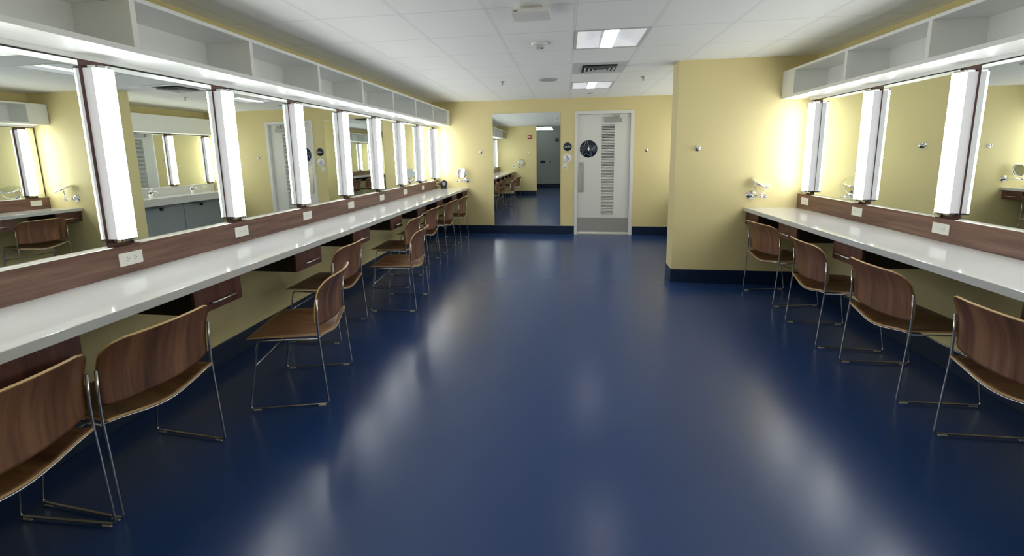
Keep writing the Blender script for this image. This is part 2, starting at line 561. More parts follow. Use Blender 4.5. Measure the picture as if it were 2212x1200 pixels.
# ------------------------------------------------------------------ backsplashes and worktops
def slab(name, x0, x1, y0, y1, z0, z1, mat, bev, label, cat):
    o = MB().box(x0, x1, y0, y1, z0, z1, mat, bev).build(name, offset=((x0 + x1) / 2, (y0 + y1) / 2, z0))
    return tag(o, label, cat)
slab('backsplash', XPL, XBL, YB + .002, D - .16, ZCT, ZBS, 'splash', .001, 'long walnut backsplash with outlets behind the left white worktop', 'backsplash')
slab('backsplash', XBR, XPR, YB + .002, YS - .002, ZCT, ZBS, 'splash', .001, 'walnut backsplash with outlets behind the right white worktop', 'backsplash')
slab('worktop', XWL + .001, XCL, YB + .002, D - .001, ZCB, ZCT, 'quartz', .003, 'long glossy white worktop running along the left wall', 'counter')
slab('worktop', XCR, XWR - .001, YB + .012, YS - .001, ZCB, ZCT, 'quartz', .003, 'glossy white worktop along the right wall, ending at the divider wall', 'counter')

# ------------------------------------------------------------------ open cubby shelves
def cubby_shelf(side, y0, y1, divs, filler, label):
    xw, xf = (XWL, XSL) if side < 0 else (XWR, XSR)
    s = -side
    root = thing('cubby_shelf', label, 'shelf', (xw, (y0 + y1) / 2, ZS0))
    ym = (y0 + y1) / 2
    dep = abs(xf - xw)
    T = 0.028
    h = ZS1 - ZS0
    L = lambda y: y - ym
    def part(n, xa, xb, ya, yb, za, zb, bev=.0012):
        return MB().box(s * xa, s * xb, L(ya), L(yb), za, zb, 'white', bev, 1).build(n, root)
    part('bottom_board', 0, dep, y0, y1, 0, T)
    part('top_board', 0, dep, y0, y1, h - T * .8, h)
    part('back_panel', 0.001, 0.012, y0, y1, T, h - T * .8)
    part('cleat', 0.0, abs((XPL if side < 0 else XPR) - xw) + .004, y0, y1, -(ZS0 - ZM1) + .003, 0, 0)
    for y in divs:
        part('divider', 0.012, dep - .0005, y - T / 2, y + T / 2, T, h - T * .8)
    part('end_filler', dep - .02, dep - .0002, filler[0], filler[1], T, h - T * .8)
    return root
DL = [1.8696 - .781 + .012 + .781 * k for k in range(9)]
cubby_shelf(-1, YB + .002, D - .002, DL, (DL[8], D - .004), 'long white open cubby shelf above the left row of mirrors')
DR = [4.5635 - .012 - .7745 * k for k in range(6)]
cubby_shelf(1, YB + .002, YS - .002, DR, (DR[0], YS - .004), 'white open cubby shelf above the right-hand mirrors')
o = MB().box(XSR, XWR - .001, YS + TST + .001, D - .001, ZS0 - .02, ZS1, 'white', .002).build('soffit_box', offset=((XSR + XWR) / 2, 6.2, ZS0))
tag(o, 'plain white closed box above the sink mirrors, seen in reflection', 'soffit')

# ------------------------------------------------------------------ hanging drawer units
def drawer_proto():
    """local: front on x=0 facing +x, worktop underside z=0, width along y 0.30"""
    root = thing('drawer_unit', '', 'drawer', (0, 0, 0), 0, 'drawer units')
    H, W = 0.141, 0.15
    bd = MB()
    T = .012
    bd.box(-.46, -.018, -W, -W + T, -H + .004, -.001, 'cabinet')
    bd.box(-.46, -.018, W - T, W, -H + .004, -.001, 'cabinet')
    bd.box(-.46, -.018, -W + T, W - T, -H + .004, -H + .004 + T, 'cabinet')
    bd.box(-.46, -.46 + T, -W + T, W - T, -H + .016, -.001, 'cabinet')
    bd.build('body', root)
    f = MB().box(-.018, 0, -W, W, -H, -.002, 'drawer', .0012, 1).build('drawer_front', root)
    h = MB()
    h.tube([(.030, -.080, -.092), (.030, .080, -.092)], .005, 'handle', 10)
    for y in (-.06, .06):
        h.tube([(0, y, -.092), (.030, y, -.092)], .004, 'handle', 8)
    h.build('handle', f)
    return root
dp = drawer_proto()
DYL = [1.107, 1.897, 2.685, 3.470, 4.262, 5.062, 5.848, 6.650, 7.380]
for k, y in enumerate(DYL):
    lab = 'dark walnut drawer hung under the left worktop, %s from the camera end' % ORD[k]
    if k == 0:
        dp.location = (XCL - .026, y, ZCB); dp['label'] = lab; dp['group'] = 'drawers under the left worktop'
    else:
        dup(dp, (XCL - .026, y, ZCB), 0, lab, 'drawers under the left worktop')
for k, y in enumerate([4.607, 3.895, 3.105, 1.830]):
    dup(dp, (XCR + .026, y, ZCB), PI, 'dark walnut drawer hung under the right worktop, %s from the divider wall' % ORD[k], 'drawers under the right worktop')

# ------------------------------------------------------------------ outlets
def outlet_proto():
    """local: plate back on x=0 facing +x"""
    root = thing('outlet', '', 'outlet', (0, 0, 0), 0, 'outlets')
    p = MB().box(0, .006, -.061, .061, -.0365, .0365, 'plastic', .002, 2).build('cover_plate', root)
    r = MB().box(.006, .0075, -.034, .034, -.017, .017, 'plastic', .001, 1).build('receptacle', root)
    sl = MB()
    for s in (-1, 1):
        yc = s * .019
        sl.box(.0075, .0079, yc - .006, yc + .001, -.008, -.006, 'dark')
        sl.box(.0075, .0079, yc - .006, yc + .001, .006, .008, 'dark')
        sl.box(.0075, .0079, yc + .005, yc + .009, -.002, .002, 'dark')
    sl.build('slots', r)
    return root
op = outlet_proto()
for k in range(8):
    y = 1.891 + .782 * k
    lab = 'white outlet plate in the left backsplash below the %s upright light in view' % ORD[k]
    if k == 0:
        op.location = (XBL, y, .967); op['label'] = lab; op['group'] = 'outlets in the left backsplash'
    else:
        dup(op, (XBL, y, .967), 0, lab, 'outlets in the left backsplash')
for k, y in enumerate([4.605, 3.828, 3.031]):
    dup(op, (XBR, y, .971), PI, 'white outlet plate in the right backsplash, %s from the divider wall' % ORD[k], 'outlets in the right backsplash')

# ------------------------------------------------------------------ chairs
def rounded_path(pts, rad, n=5):
    """polyline with rounded corners; rad per inner point"""
    pts = [Vector(p) for p in pts]
    out = [pts[0]]
    for k in range(1, len(pts) - 1):
        p, a, c = pts[k], pts[k - 1], pts[k + 1]
        r = rad[k - 1]
        if r <= 0:
            out.append(p); continue
        d0 = (a - p).normalized(); d1 = (c - p).normalized()
        ang = d0.angle(d1)
        t = min(r / math.tan(ang / 2), (a - p).length * .45, (c - p).length * .45)
        q0 = p + d0 * t; q1 = p + d1 * t
        for j in range(n + 1):
            u = j / n
            out.append(q0 * (1 - u) ** 2 + p * 2 * u * (1 - u) + q1 * u ** 2)
    out.append(pts[-1])
    return out

def shell(grid, th, face_mat, edge_mat, name, parent, close=False):
    """grid[i][j] of points -> solid sheet of thickness th with banded edges"""
    n, k = len(grid), len(grid[0])
    me = MB()
    def normal(i, j):
        a = grid[min(i + 1, n - 1)][j] - grid[max(i - 1, 0)][j]
        c = grid[i][min(j + 1, k - 1)] - grid[i][max(j - 1, 0)]
        v = a.cross(c)
        return v.normalized() if v.length > 1e-9 else Vector((0, 0, 1))
    A = [[me.bm.verts.new(grid[i][j] + normal(i, j) * th / 2) for j in range(k)] for i in range(n)]
    B = [[me.bm.verts.new(grid[i][j] - normal(i, j) * th / 2) for j in range(k)] for i in range(n)]
    fi, ei = me.mi(face_mat), me.mi(edge_mat)
    for i in range(n - 1):
        for j in range(k - 1):
            for Q in (A, B):
                f = me.bm.faces.new([Q[i][j], Q[i + 1][j], Q[i + 1][j + 1], Q[i][j + 1]]); f.material_index = fi; f.smooth = True
    ring = [(i, 0) for i in range(n)] + [(n - 1, j) for j in range(1, k)] + [(i, k - 1) for i in range(n - 2, -1, -1)] + [(0, j) for j in range(k - 2, 0, -1)]
    for q in range(len(ring)):
        a, c = ring[q], ring[(q + 1) % len(ring)]
        f = me.bm.faces.new([A[a[0]][a[1]], A[c[0]][c[1]], B[c[0]][c[1]], B[a[0]][a[1]]]); f.material_index = ei
    return me.build(name, parent)

HWC = 0.242
def seat_z(x, y):
    v = y / .236
    t = max(0.0, min(1.0, (0.40 - x) / 0.36))
    t = t * t * (3 - 2 * t)
    z = 0.449 - 0.004 * t
    z -= t * 0.036 * max(0.0, math.cos(v * PI / 2)) ** 2
    z += 0.006 * t * v ** 4
    f = max(0.0, (x - 0.41) / 0.055)
    z -= 0.016 * f * f
    return z

def chair_proto():
    """local: rear feet on x=0, facing +x, floor z=0"""
    root = thing('stacking_chair', '', 'chair', (0, 0, 0), 0, 'walnut stacking chairs')
    # seat
    g = []
    for i in range(21):
        u = i / 20
        x = 0.018 + u * 0.445
        row = []
        hw = 0.233 - 0.012 * u
        if u > .9: hw -= 0.02 * ((u - .9) / .1) ** 2
        for j in range(19):
            y = hw * (j / 9 - 1)
            xx = x - 0.012 * (1 - u) ** 3 * math.cos(y / hw * PI / 2)
            row.append(Vector((xx, y, seat_z(x, y))))
        g.append(row)
    shell(g, 0.010, 'walnut_seat', 'maple', 'seat', root)
    # back
    g = []
    zb, zt, W, rt, rb = 0.508, 0.788, 0.236, 0.066, 0.022
    zs = [zb + (zt - zb) * k / 26 for k in range(27)]
    for z in zs:
        inset = 0.0
        if zt - z < rt: q = rt - (zt - z); inset = rt - math.sqrt(max(0, rt * rt - q * q))
        if z - zb < rb: q = rb - (z - zb); inset = max(inset, rb - math.sqrt(max(0, rb * rb - q * q)))
        hw = W - inset * .95
        t = (z - zb) / (zt - zb)
        row = []
        for j in range(25):
            y = hw * (j / 12 - 1)
            v = abs(y) / W
            x = 0.046 - 0.066 * t ** 3 - 0.050 * (1 - v ** 2.0)
            zz = z + (0.006 * (1 - v * v) if t > .9 else 0)
            zz -= 0.014 * (1 - t) ** 4 * (1 - v * v)
            row.append(Vector((x, y, zz)))
        g.append(row)
    shell(g, 0.010, 'walnut_back', 'maple', 'backrest', root)
    R = 0.0056
    for s in (-1, 1):
        y = s * HWC
        path = rounded_path([(.022, y, .676), (.030, y, .56), (.030, y, .45), (.0, y, .0125), (.455, y, .0125), (.382, y * .965, .434), (.033, y * .985, .430)],
                            [.2, .3, .018, .018, .03], 5)
        f = MB().tube(path, R, 'rod', 8).build('side_frame', root)
        for xa in (.02, .395):
            MB().box(xa, xa + .042, y - .007, y + .007, 0.0, .010, 'glide', .002, 1).build('foot_glide', f)
    rail = []
    for j in range(17):
        v = j / 8 - 1
        y = v * HWC
        rail.append((0.030 - 0.020 * math.cos(v * PI / 2), y, (seat_z(0.02, min(.233, max(-.233, y))) - .012) * (1 if abs(v) < .99 else 1)))
    MB().tube(rail, .0045, 'rod', 8).build('rear_rail', root)
    zc, xc = .28, .409
    MB().tube([(xc, -HWC * .975, zc), (xc, HWC * .975, zc)], .0048, 'rod', 8).build('front_stretcher', root)
    return root

cp = chair_proto()
CH = [  # rear-mid, direction, label
    ((-1.838, 1.007), (-1, -.035), 'walnut chair at the left worktop, cut off by the lower-left corner of the view', 'L'),
    ((-1.828, 1.518), (-.451, .029), 'walnut chair pushed under the left worktop, second from the camera end', 'L'),
    ((-1.491, 2.355), (-.430, -.1025), 'walnut chair pulled out and turned, nearest of the two pulled away from the left worktop', 'L'),
    ((-1.8185, 3.135), (-.45, -.019), 'walnut chair tucked under the left worktop just behind the nearest pulled-out chair', 'L'),
    ((-1.460, 3.847), (-.444, -.037), 'walnut chair pulled straight out from the left worktop, farther of the two pulled out', 'L'),
    ((-1.780, 4.525), (-.435, -.017), 'walnut chair tucked under the left worktop just beyond the farther pulled-out chair', 'L'),
    ((-1.838, 5.375), (-1, 0), 'walnut chair at the left worktop, third from the far wall', 'L'),
    ((-1.817, 6.150), (-1, 0), 'walnut chair at the left worktop, second from the far wall', 'L'),
    ((-1.781, 6.887), (-1, 0.02), 'walnut chair at the left worktop nearest the far wall, under the round shaving mirror', 'L'),
    ((1.956, 4.285), (.421, .070), 'walnut chair at the right worktop nearest the divider wall, turned slightly', 'R'),
    ((1.922, 3.450), (.442, -.022), 'walnut chair at the right worktop, second from the divider wall', 'R'),
    ((1.957, 2.7545), (.437, .012), 'walnut chair with a wide dark grain band, third from the divider wall on the right', 'R'),
    ((1.944, 1.990), (1, .01), 'walnut chair at the right worktop cut off by the right edge of view', 'R'),
]
for k, (p, d, lab, sd) in enumerate(CH):
    rz = math.atan2(d[1], d[0])
    grp = 'walnut chairs along the left worktop' if sd == 'L' else 'walnut chairs along the right worktop'
    if k == 0:
        cp.location = (p[0], p[1], 0); cp.rotation_euler = (0, 0, rz); cp['label'] = lab; cp['group'] = grp
    else:
        dup(cp, (p[0], p[1], 0), rz, lab, grp)

# ------------------------------------------------------------------ door
door = struct(bpy.data.objects.new('door_1', None)); C.objects.link(door)
door.location = ((DX0 + DX1) / 2, D, 0)
dcx = (DX0 + DX1) / 2
hw = (DX1 - DX0) / 2
FW = 0.056
mb = MB()
mb.box(-hw, -hw + FW, -.018, .13, 0, DZ1, 'doorpaint', .002, 1)
mb.box(hw - FW, hw, -.018, .13, 0, DZ1, 'doorpaint', .002, 1)
mb.box(-hw + FW, hw - FW, -.018, .13, DZ1 - FW, DZ1, 'doorpaint', .002, 1)
mb.box(-hw + FW, -hw + FW + .012, .085, .13, 0, DZ1 - FW, 'doorpaint')
mb.box(hw - FW - .012, hw - FW, .085, .13, 0, DZ1 - FW, 'doorpaint')
mb.build('door_frame', door)
LFY = .040     # leaf face, behind the wall plane
sc_ = (D + LFY) / D
lx0, lx1, lz1 = -hw + FW + .003, hw - FW - .003, DZ1 - FW - .003
leaf = MB()
lvx0, lvx1, lvz0, lvz1 = 0.640 * sc_ - dcx, 0.866 * sc_ - dcx, .372, 2.010
y0, y1 = LFY, LFY + .044
leaf.box(lx0, lvx0, y0, y1, .012, lz1, 'doorpaint')
leaf.box(lvx1, lx1, y0, y1, .012, lz1, 'doorpaint')
leaf.box(lvx0, lvx1, y0, y1, .012, lvz0, 'doorpaint')
leaf.box(lvx0, lvx1, y0, y1, lvz1, lz1, 'doorpaint')
leaf_o = leaf.build('door_leaf', door)
lv = MB()
lv.box(lvx0, lvx1, y1 - .006, y1, lvz0, lvz1, 'dark')  # dark sheet stands in for the shade between the slats
nb = 58
for k in range(nb):
    z = lvz0 + (lvz1 - lvz0) * (k + .5) / nb
    p = (lvz1 - lvz0) / nb
    lv.prism([(0.001, z - p * .34), (.026, z + p * .20), (.026, z + p * .40), (.001, z + p * .10)], (lvx0, LFY, 0), (0, 1, 0), (0, 0, 1), (lvx1 - lvx0, 0, 0), 'doorpaint')
lv.box(lvx0 - .012, lvx0, y0 - .004, y0, lvz0 - .012, lvz1 + .012, 'doorpaint')
lv.box(lvx1, lvx1 + .012, y0 - .004, y0, lvz0 - .012, lvz1 + .012, 'doorpaint')
lv.box(lvx0, lvx1, y0 - .004, y0, lvz0 - .012, lvz0, 'doorpaint')
lv.box(lvx0, lvx1, y0 - .004, y0, lvz1, lvz1 + .012, 'doorpaint')
lo = lv.build('louver', leaf_o)
kp = MB().box(lx0 + .004, lx1 - .004, y0 - .0025, y0, .045, .313, 'steel').build('kick_plate', leaf_o)
kp['label'] = 'brushed steel kick plate'
pp = MB()
pp.box(.243 * sc_ - dcx, .327 * sc_ - dcx, y0 - .003, y0, .785, 1.345, 'steel')
pp.tube([(.262 * sc_ - dcx, y0 - .003, 1.30), (.262 * sc_ - dcx, y0 - .010, 1.30)], .008, 'black', 10)
pp.box(.243 * sc_ - dcx, .272 * sc_ - dcx, y0 - .022, y0 - .003, .80, 1.20, 'steel', .004, 2)
po = pp.build('pull_plate', leaf_o); po['label'] = 'tall brushed steel pull plate'
cl = MB()
CL_ = 'closer'
cl.box(.70 * sc_ - dcx, .985 * sc_ - dcx, y0 - .055, y0, 2.050, 2.118, CL_, .004, 2)
cl.box(.66 * sc_ - dcx, .90 * sc_ - dcx, y0 - .050, y0 - .028, 2.126, 2.138, CL_)
cl.box(.86 * sc_ - dcx, .95 * sc_ - dcx, y0 - .050, y0 + .0, 2.138, 2.172, CL_)
cl.tube([(.875 * sc_ - dcx, y0 - .036, 2.112), (.875 * sc_ - dcx, y0 - .036, 2.140)], .012, CL_, 10)
co = cl.build('door_closer', leaf_o)
th = MB().box(-hw + FW, hw - FW, -.01, .12, 0.0005, .010, 'steel').build('threshold', door)
# star disc on the leaf
scx, scz, sr = .409 * sc_ - dcx, 1.580, .158
disc = MB()
disc.lathe([(0, .003), (sr, .003), (sr, 0), (0, 0)], (scx, y0, scz), (0, -1, 0), 'navy_sign', 48)
so = disc.build('star_sign', leaf_o); so['label'] = 'navy disc with a white star outline and small white figure'
def seg_clip(a, c, cen, r):
    a, c = Vector(a), Vector(c); pts = [a.lerp(c, k / 60) for k in range(61)]
    ins = [p for p in pts if (p - Vector(cen)).length < r]
    return (ins[0], ins[-1]) if len(ins) > 1 else None
st = MB()
cenx, cenz, Ro, Ri = scx - .038, scz - .006, .181, .0686
vs = []
for k in range(10):
    a = PI / 2 + k * PI / 5
    r = Ro if k % 2 == 0 else Ri
    vs.append((cenx + r * math.cos(a), cenz + r * math.sin(a)))
for k in range(10):
    q = seg_clip(vs[k], vs[(k + 1) % 10], (scx, scz), sr - .004)
    if q:
        a, c = q
        dv = (c - a).normalized(); nv = Vector((-dv.y, dv.x)) * .0024
        st.prism([(a.x + nv.x, a.y + nv.y), (c.x + nv.x, c.y + nv.y), (c.x - nv.x, c.y - nv.y), (a.x - nv.x, a.y - nv.y)], (0, y0 - .0036, 0), (1, 0, 0), (0, 0, 1), (0, .001, 0), 'line_grey')
st.build('star_outline', so)
fg = MB()
fx, fz = scx, scz + .002
fg.prism([(0, .038), (.006, .036), (.007, .026), (.018, .006), (.018, -.004), (.010, -.016), (.004, -.036), (-.004, -.036), (-.010, -.016), (-.018, -.004), (-.018, .006), (-.007, .026), (-.006, .036)],
         (fx, y0 - .0036, fz), (1, 0, 0), (0, 0, 1), (0, .001, 0), 'sign_white')
# the figure is a third-level mark of the disc
fo = fg.build('figure_mark', so)
for q in (so,):
    pass

# ------------------------------------------------------------------ wall signs, switch, hooks, full-length mirror
def text_mesh(body, size, loc, rot, mat, name, parent, ext=.0006):
    cu = bpy.data.curves.new(name, 'FONT')
    cu.body = body; cu.size = size; cu.align_x = 'CENTER'; cu.align_y = 'CENTER'; cu.extrude = ext
    tmp = bpy.data.objects.new('tmp_text', cu); C.objects.link(tmp)
    dg = bpy.context.evaluated_depsgraph_get()
    me = bpy.data.meshes.new_from_object(tmp.evaluated_get(dg))
    bpy.data.objects.remove(tmp)
    me.name = name
    me.materials.clear(); me.materials.append(M[mat])
    o = bpy.data.objects.new(name, me); C.objects.link(o)
    o.location = loc; o.rotation_euler = rot
    o.parent = parent
    return o
s1 = thing('restroom_sign', 'round navy sign with white lettering beside the door', 'sign', (.029, D, 1.626))
MB().lathe([(0, .006), (.076, .006), (.078, .004), (.078, 0), (0, 0)], (0, 0, 0), (0, -1, 0), 'navy_sign', 40).build('disc', s1)
text_mesh('LADIES', .034, (0, -.0064, 0), (PI / 2, 0, 0), 'sign_white', 'lettering', s1)
s2 = thing('accessibility_sign', 'round white sign with a blue wheelchair symbol below the navy sign', 'sign', (.029, D, 1.420))
MB().lathe([(0, .006), (.078, .006), (.080, .004), (.080, 0), (0, 0)], (0, 0, 0), (0, -1, 0), 'sign_white', 40).build('disc', s2)
sy = MB()
def stroke(m_, pts, wd, mat):
    for a, c in zip(pts[:-1], pts[1:]):
        a, c = Vector(a), Vector(c); d_ = (c - a).normalized(); n_ = Vector((-d_.y, d_.x)) * wd / 2
        a = a - d_ * wd * .25; c = c + d_ * wd * .25
        m_.prism([tuple(a + n_), tuple(c + n_), tuple(c - n_), tuple(a - n_)], (0, -.0068, 0), (1, 0, 0), (0, 0, 1), (0, .0006, 0), mat)
stroke(sy, [(-.012, .028), (-.008, .004), (.012, .000), (.026, -.022), (.034, -.018)], .009, 'sign_blue')
stroke(sy, [(-.010, .016), (.010, .014)], .007, 'sign_blue')
stroke(sy, [(.004 + .028 * math.cos(a) - .010, -.014 + .024 * math.sin(a)) for a in [math.radians(130 + k * 20) for k in range(11)]], .006, 'sign_blue')
sy.lathe([(0, .0068), (.0075, .0068), (.0075, .006), (0, .006)], (-.014, 0, .040), (0, -1, 0), 'sign_blue', 16)
sy.build('wheelchair_symbol', s2)
sw = thing('switch_plate', 'small white wall switch plate below the wheelchair sign', 'switch', (-.017, D, 1.281))
MB().box(-.038, .038, -.007, 0, -.048, .048, 'plastic', .002).build('plate', sw)
MB().box(-.018, .022, -.010, -.007, -.036, -.020, 'greyplastic', .001, 1).build('rocker', sw)

fm = thing('full_length_mirror', 'tall frameless mirror on the far wall left of the door', 'mirror', (-.727, D, BB))
g = MB(); b = bmesh.new(); bmesh.ops.create_cube(b, size=1)
for v in b.verts: v.co = Vector((v.co.x * 1.2505, -.0035 + v.co.y * .006, 0.0 + (v.co.z + .5) * (2.2504 - BB)))
g.add(b, 'mirror', mat_by=lambda f: 'mirror' if abs(f.normal.y) > .9 else 'mirror_edge')
g.build('glass', fm)
MB().box(-.6255, .6255, -.010, 0, -.001, .006, 'alu').build('bottom_channel', fm)

def hook_proto():
    """local: wall on y=0, sticking out to -y"""
    root = thing('coat_hook', '', 'hook', (0, 0, 0), 0, 'chrome coat hooks')
    MB().lathe([(0, 0), (.031, 0), (.031, .006), (.027, .010), (0, .011)], (0, 0, 0), (0, -1, 0), 'chrome', 24).build('rose', root)
    h = MB()
    h.tube(rounded_path([(0, -.008, .004), (0, -.045, -.004), (0, -.052, .016)], [.012], 5), [.008] * 7 + [.010], 'chrome', 10)
    h.lathe([(0, -.010), (.009, -.006), (.012, 0), (.009, .006), (0, .010)], (0, -.052, .018), (0, -1, .4), 'chrome', 14)
    h.build('prong', root)
    return root
hp = hook_proto()
hp.location = (-1.594, D, 1.552); hp['label'] = 'chrome coat hook on the far wall left of the tall mirror'
dup(hp, (1.430, D, 1.546), 0, 'chrome coat hook on the far wall right of the door')
dup(hp, (1.452, YS, 1.541), 0, 'chrome coat hook on the yellow divider wall')
dup(hp, (-1.297, YB, 1.568), PI, 'chrome coat hook on the back wall, seen in the tall mirror')

# ------------------------------------------------------------------ swing-arm make-up mirrors
def makeup_mirror(plate, wall_n, arm_end, disc_c, disc_n, label):
    """plate on the wall, double arm to arm_end, bow holding a round mirror"""
    P = Vector(plate); n = Vector(wall_n)
    root = thing('makeup_mirror', label, 'mirror', plate, 0, 'swing-arm make-up mirrors')
    L = lambda p: Vector(p) - P
    MB().lathe([(0, 0), (.054, 0), (.054, .006), (.046, .013), (.020, .018), (.020, .034), (0, .036)], (0, 0, 0), n, 'chrome', 28).build('wall_plate', root)
    a = MB()
    s = n * .030
    e = L(arm_end)
    a.tube([s + Vector((0, 0, .010)), e + Vector((0, 0, .010))], .0042, 'chrome', 8)
    a.tube([s + Vector((0, 0, -.010)), e + Vector((0, 0, -.010))], .0042, 'chrome', 8)
    a.tube([e + Vector((0, 0, -.020)), e + Vector((0, 0, .020))], .008, 'chrome', 10)
    back = L((disc_c[0], disc_c[1], plate[2]))
    a.tube([e + Vector((0, 0, .0)), back], .0042, 'chrome', 8)
    a.tube([back + Vector((0, 0, -.016)), back + Vector((0, 0, .022))], .008, 'chrome', 10)
    a.build('swing_arm', root)
    dc = L(disc_c); dn = Vector(disc_n).normalized()
    R = .098
    ax = dn.cross(Vector((0, 0, 1)))
    ax = ax.normalized() if ax.length > 1e-3 else Vector((1, 0, 0))
    bw = MB()
    low = back + Vector((0, 0, .02))
    pts = []
    dcl = dc - low
    for k in range(13):
        t = PI * k / 12
        pts.append(dc + ax * (R + .008) * -math.cos(t) + (-dcl) * math.sin(t) ** .9 * 1.0)
    bw.tube(pts, .0035, 'chrome', 8)
    bw.build('bow', root)
    d = MB()
    d.lathe([(0, .009), (R - .008, .009)], dc, dn, 'mirror', 40)
    d.lathe([(R - .008, .009), (R, .006), (R + .003, 0), (R, -.006), (R - .008, -.009)], dc, dn, 'chrome', 40)
    d.lathe([(R - .008, -.009), (0, -.009)], dc, dn, 'mirror', 40)
    d.build('mirror_disc', root)
    return root
makeup_mirror((-1.882, D, 1.023), (0, -1, 0), (-2.045, D - .10, 1.020), (-1.935, D - .14, 1.172), (-.125, -.97, .21),
              'round chrome swing-arm mirror on the far wall above the left worktop')
makeup_mirror((2.041, YS, 1.019), (0, -1, 0), (2.170, YS - .05, 1.005), (2.092, YS - .10, 1.168), (.25, -.40, .88),
              'round chrome swing-arm mirror tilted flat on the divider wall above the right worktop')
makeup_mirror((-1.70, YB, 1.06), (0, 1, 0), (-1.58, YB + .10, 1.06), (-1.632, YB + .10, 1.21), (.25, .95, .1),
              'round chrome swing-arm mirror on the back wall, seen in the tall mirror')

# ------------------------------------------------------------------ black device at the far end of the left worktop
gd = thing('desk_device', 'small black round-headed device with a grey face standing on the left worktop far end', 'device', (-2.27, 7.33, ZCT))
MB().lathe([(0, 0), (.058, 0), (.060, .006), (.056, .022), (.050, .034), (.046, .05), (0, .05)], (0, 0, 0), (0, 0, 1), 'black', 28).build('stand', gd)
hd = MB().lathe([(0, -.060), (.040, -.056), (.060, -.035), (.067, 0), (.067, .022), (.058, .036), (.032, .0415)], (0, 0, .090), (.30, -.94, .05), 'black', 30).build('head', gd)
fc = MB().lathe([(.032, .0415), (.028, .043), (.016, .038), (0, .040)], (0, 0, .090), (.30, -.94, .05), 'greyplastic', 30).build('face', hd)
cd = MB().tube(rounded_path([(-.127, .012, .085), (-.075, .012, .070), (-.030, .02, .035)], [.03], 6), .005, 'black', 8)
cd.box(-.128, -.095, -.004, .026, .070, .100, 'black', .004, 2)
cd.build('plug_cord', gd)

# ------------------------------------------------------------------ ceiling things
def troffer(i, j, label):
    x0, y0_ = GX0 + GS * i, GY0 + GS * j
    root = thing('ceiling_light', label, 'light', (x0 + GS / 2, y0_ + GS / 2, ZC), 0, 'recessed ceiling lights')
    h = GS / 2 - .002
    f = MB()
    fw = .028
    f.box(-h, h, -h, -h + fw, -.002, .004, 'vent'); f.box(-h, h, h - fw, h, -.002, .004, 'vent')
    f.box(-h, -h + fw, -h + fw, h - fw, -.002, .004, 'vent'); f.box(h - fw, h, -h + fw, h - fw, -.002, .004, 'vent')
    f.build('frame', root)
    q = h - fw
    cw = .062
    for s in (-1, 1):
        p = MB()
        li = p.mi('trof_side')
        n = 8
        a = [p.bm.verts.new((s * (q - (q - cw) * k / n), -q, .004 + .075 * math.sin(PI / 2 * k / n))) for k in range(n + 1)]
        c = [p.bm.verts.new((s * (q - (q - cw) * k / n), q, .004 + .075 * math.sin(PI / 2 * k / n))) for k in range(n + 1)]
        for k in range(n):
            ff = p.bm.faces.new([a[k], a[k + 1], c[k + 1], c[k]]); ff.material_index = li; ff.smooth = True
        p.build('reflector_panel', root)
    b_ = MB()
    b_.box(-cw + .004, cw - .004, -q + .001, q - .001, .006, .05, 'trof', .004, 1)
    b_.build('diffuser_basket', root)
    e = MB()
    e.box(-q, q, -q - .002, -q, .003, .085, 'trof_side'); e.box(-q, q, q, q + .002, .003, .085, 'trof_side')
    e.box(-cw, -cw + .003, -q, q, .0, .079, 'vent'); e.box(cw - .003, cw, -q, q, .0, .079, 'vent')
    e.box(-q, q, -q, q, .085, .09, 'vent')
    e.build('housing', root)
    return root
troffer(*TROFFERS[0], 'square recessed ceiling light nearest the camera, brightest in the ceiling')
troffer(*TROFFERS[1], 'square recessed ceiling light beyond the air vent, near the far wall')

vx, vy = .378, 4.985
vt = thing('air_vent', 'square louvred air vent in the ceiling between the two ceiling lights', 'vent', (vx, vy, ZC))
MB().box(-.30, .30, -.30, .30, -.004, -.0005, 'vent', .001, 1).build('face_plate', vt)
MB().box(-.195, .195, -.205, .205, -.0055, -.004, 'dark').build('throat_shade', vt)  # flat dark plate painted as the shaded recess behind the louvers
lv = MB()
for k in range(4):
    o_ = .172 - .045 * k; i_ = o_ - .026
    zo, zi = -.026, -.008
    for (ax_, sg) in ((0, 1), (0, -1), (1, 1), (1, -1)):
        if ax_ == 0: q = [(sg * o_, -o_, zo), (sg * o_, o_, zo), (sg * i_, i_, zi), (sg * i_, -i_, zi)]
        else: q = [(-o_, sg * o_, zo), (o_, sg * o_, zo), (i_, sg * i_, zi), (-i_, sg * i_, zi)]
        lv.face(q, 'vent')
bmesh.ops.remove_doubles(lv.bm, verts=lv.bm.verts[:], dist=1e-5)
lv.build('louvers', vt)

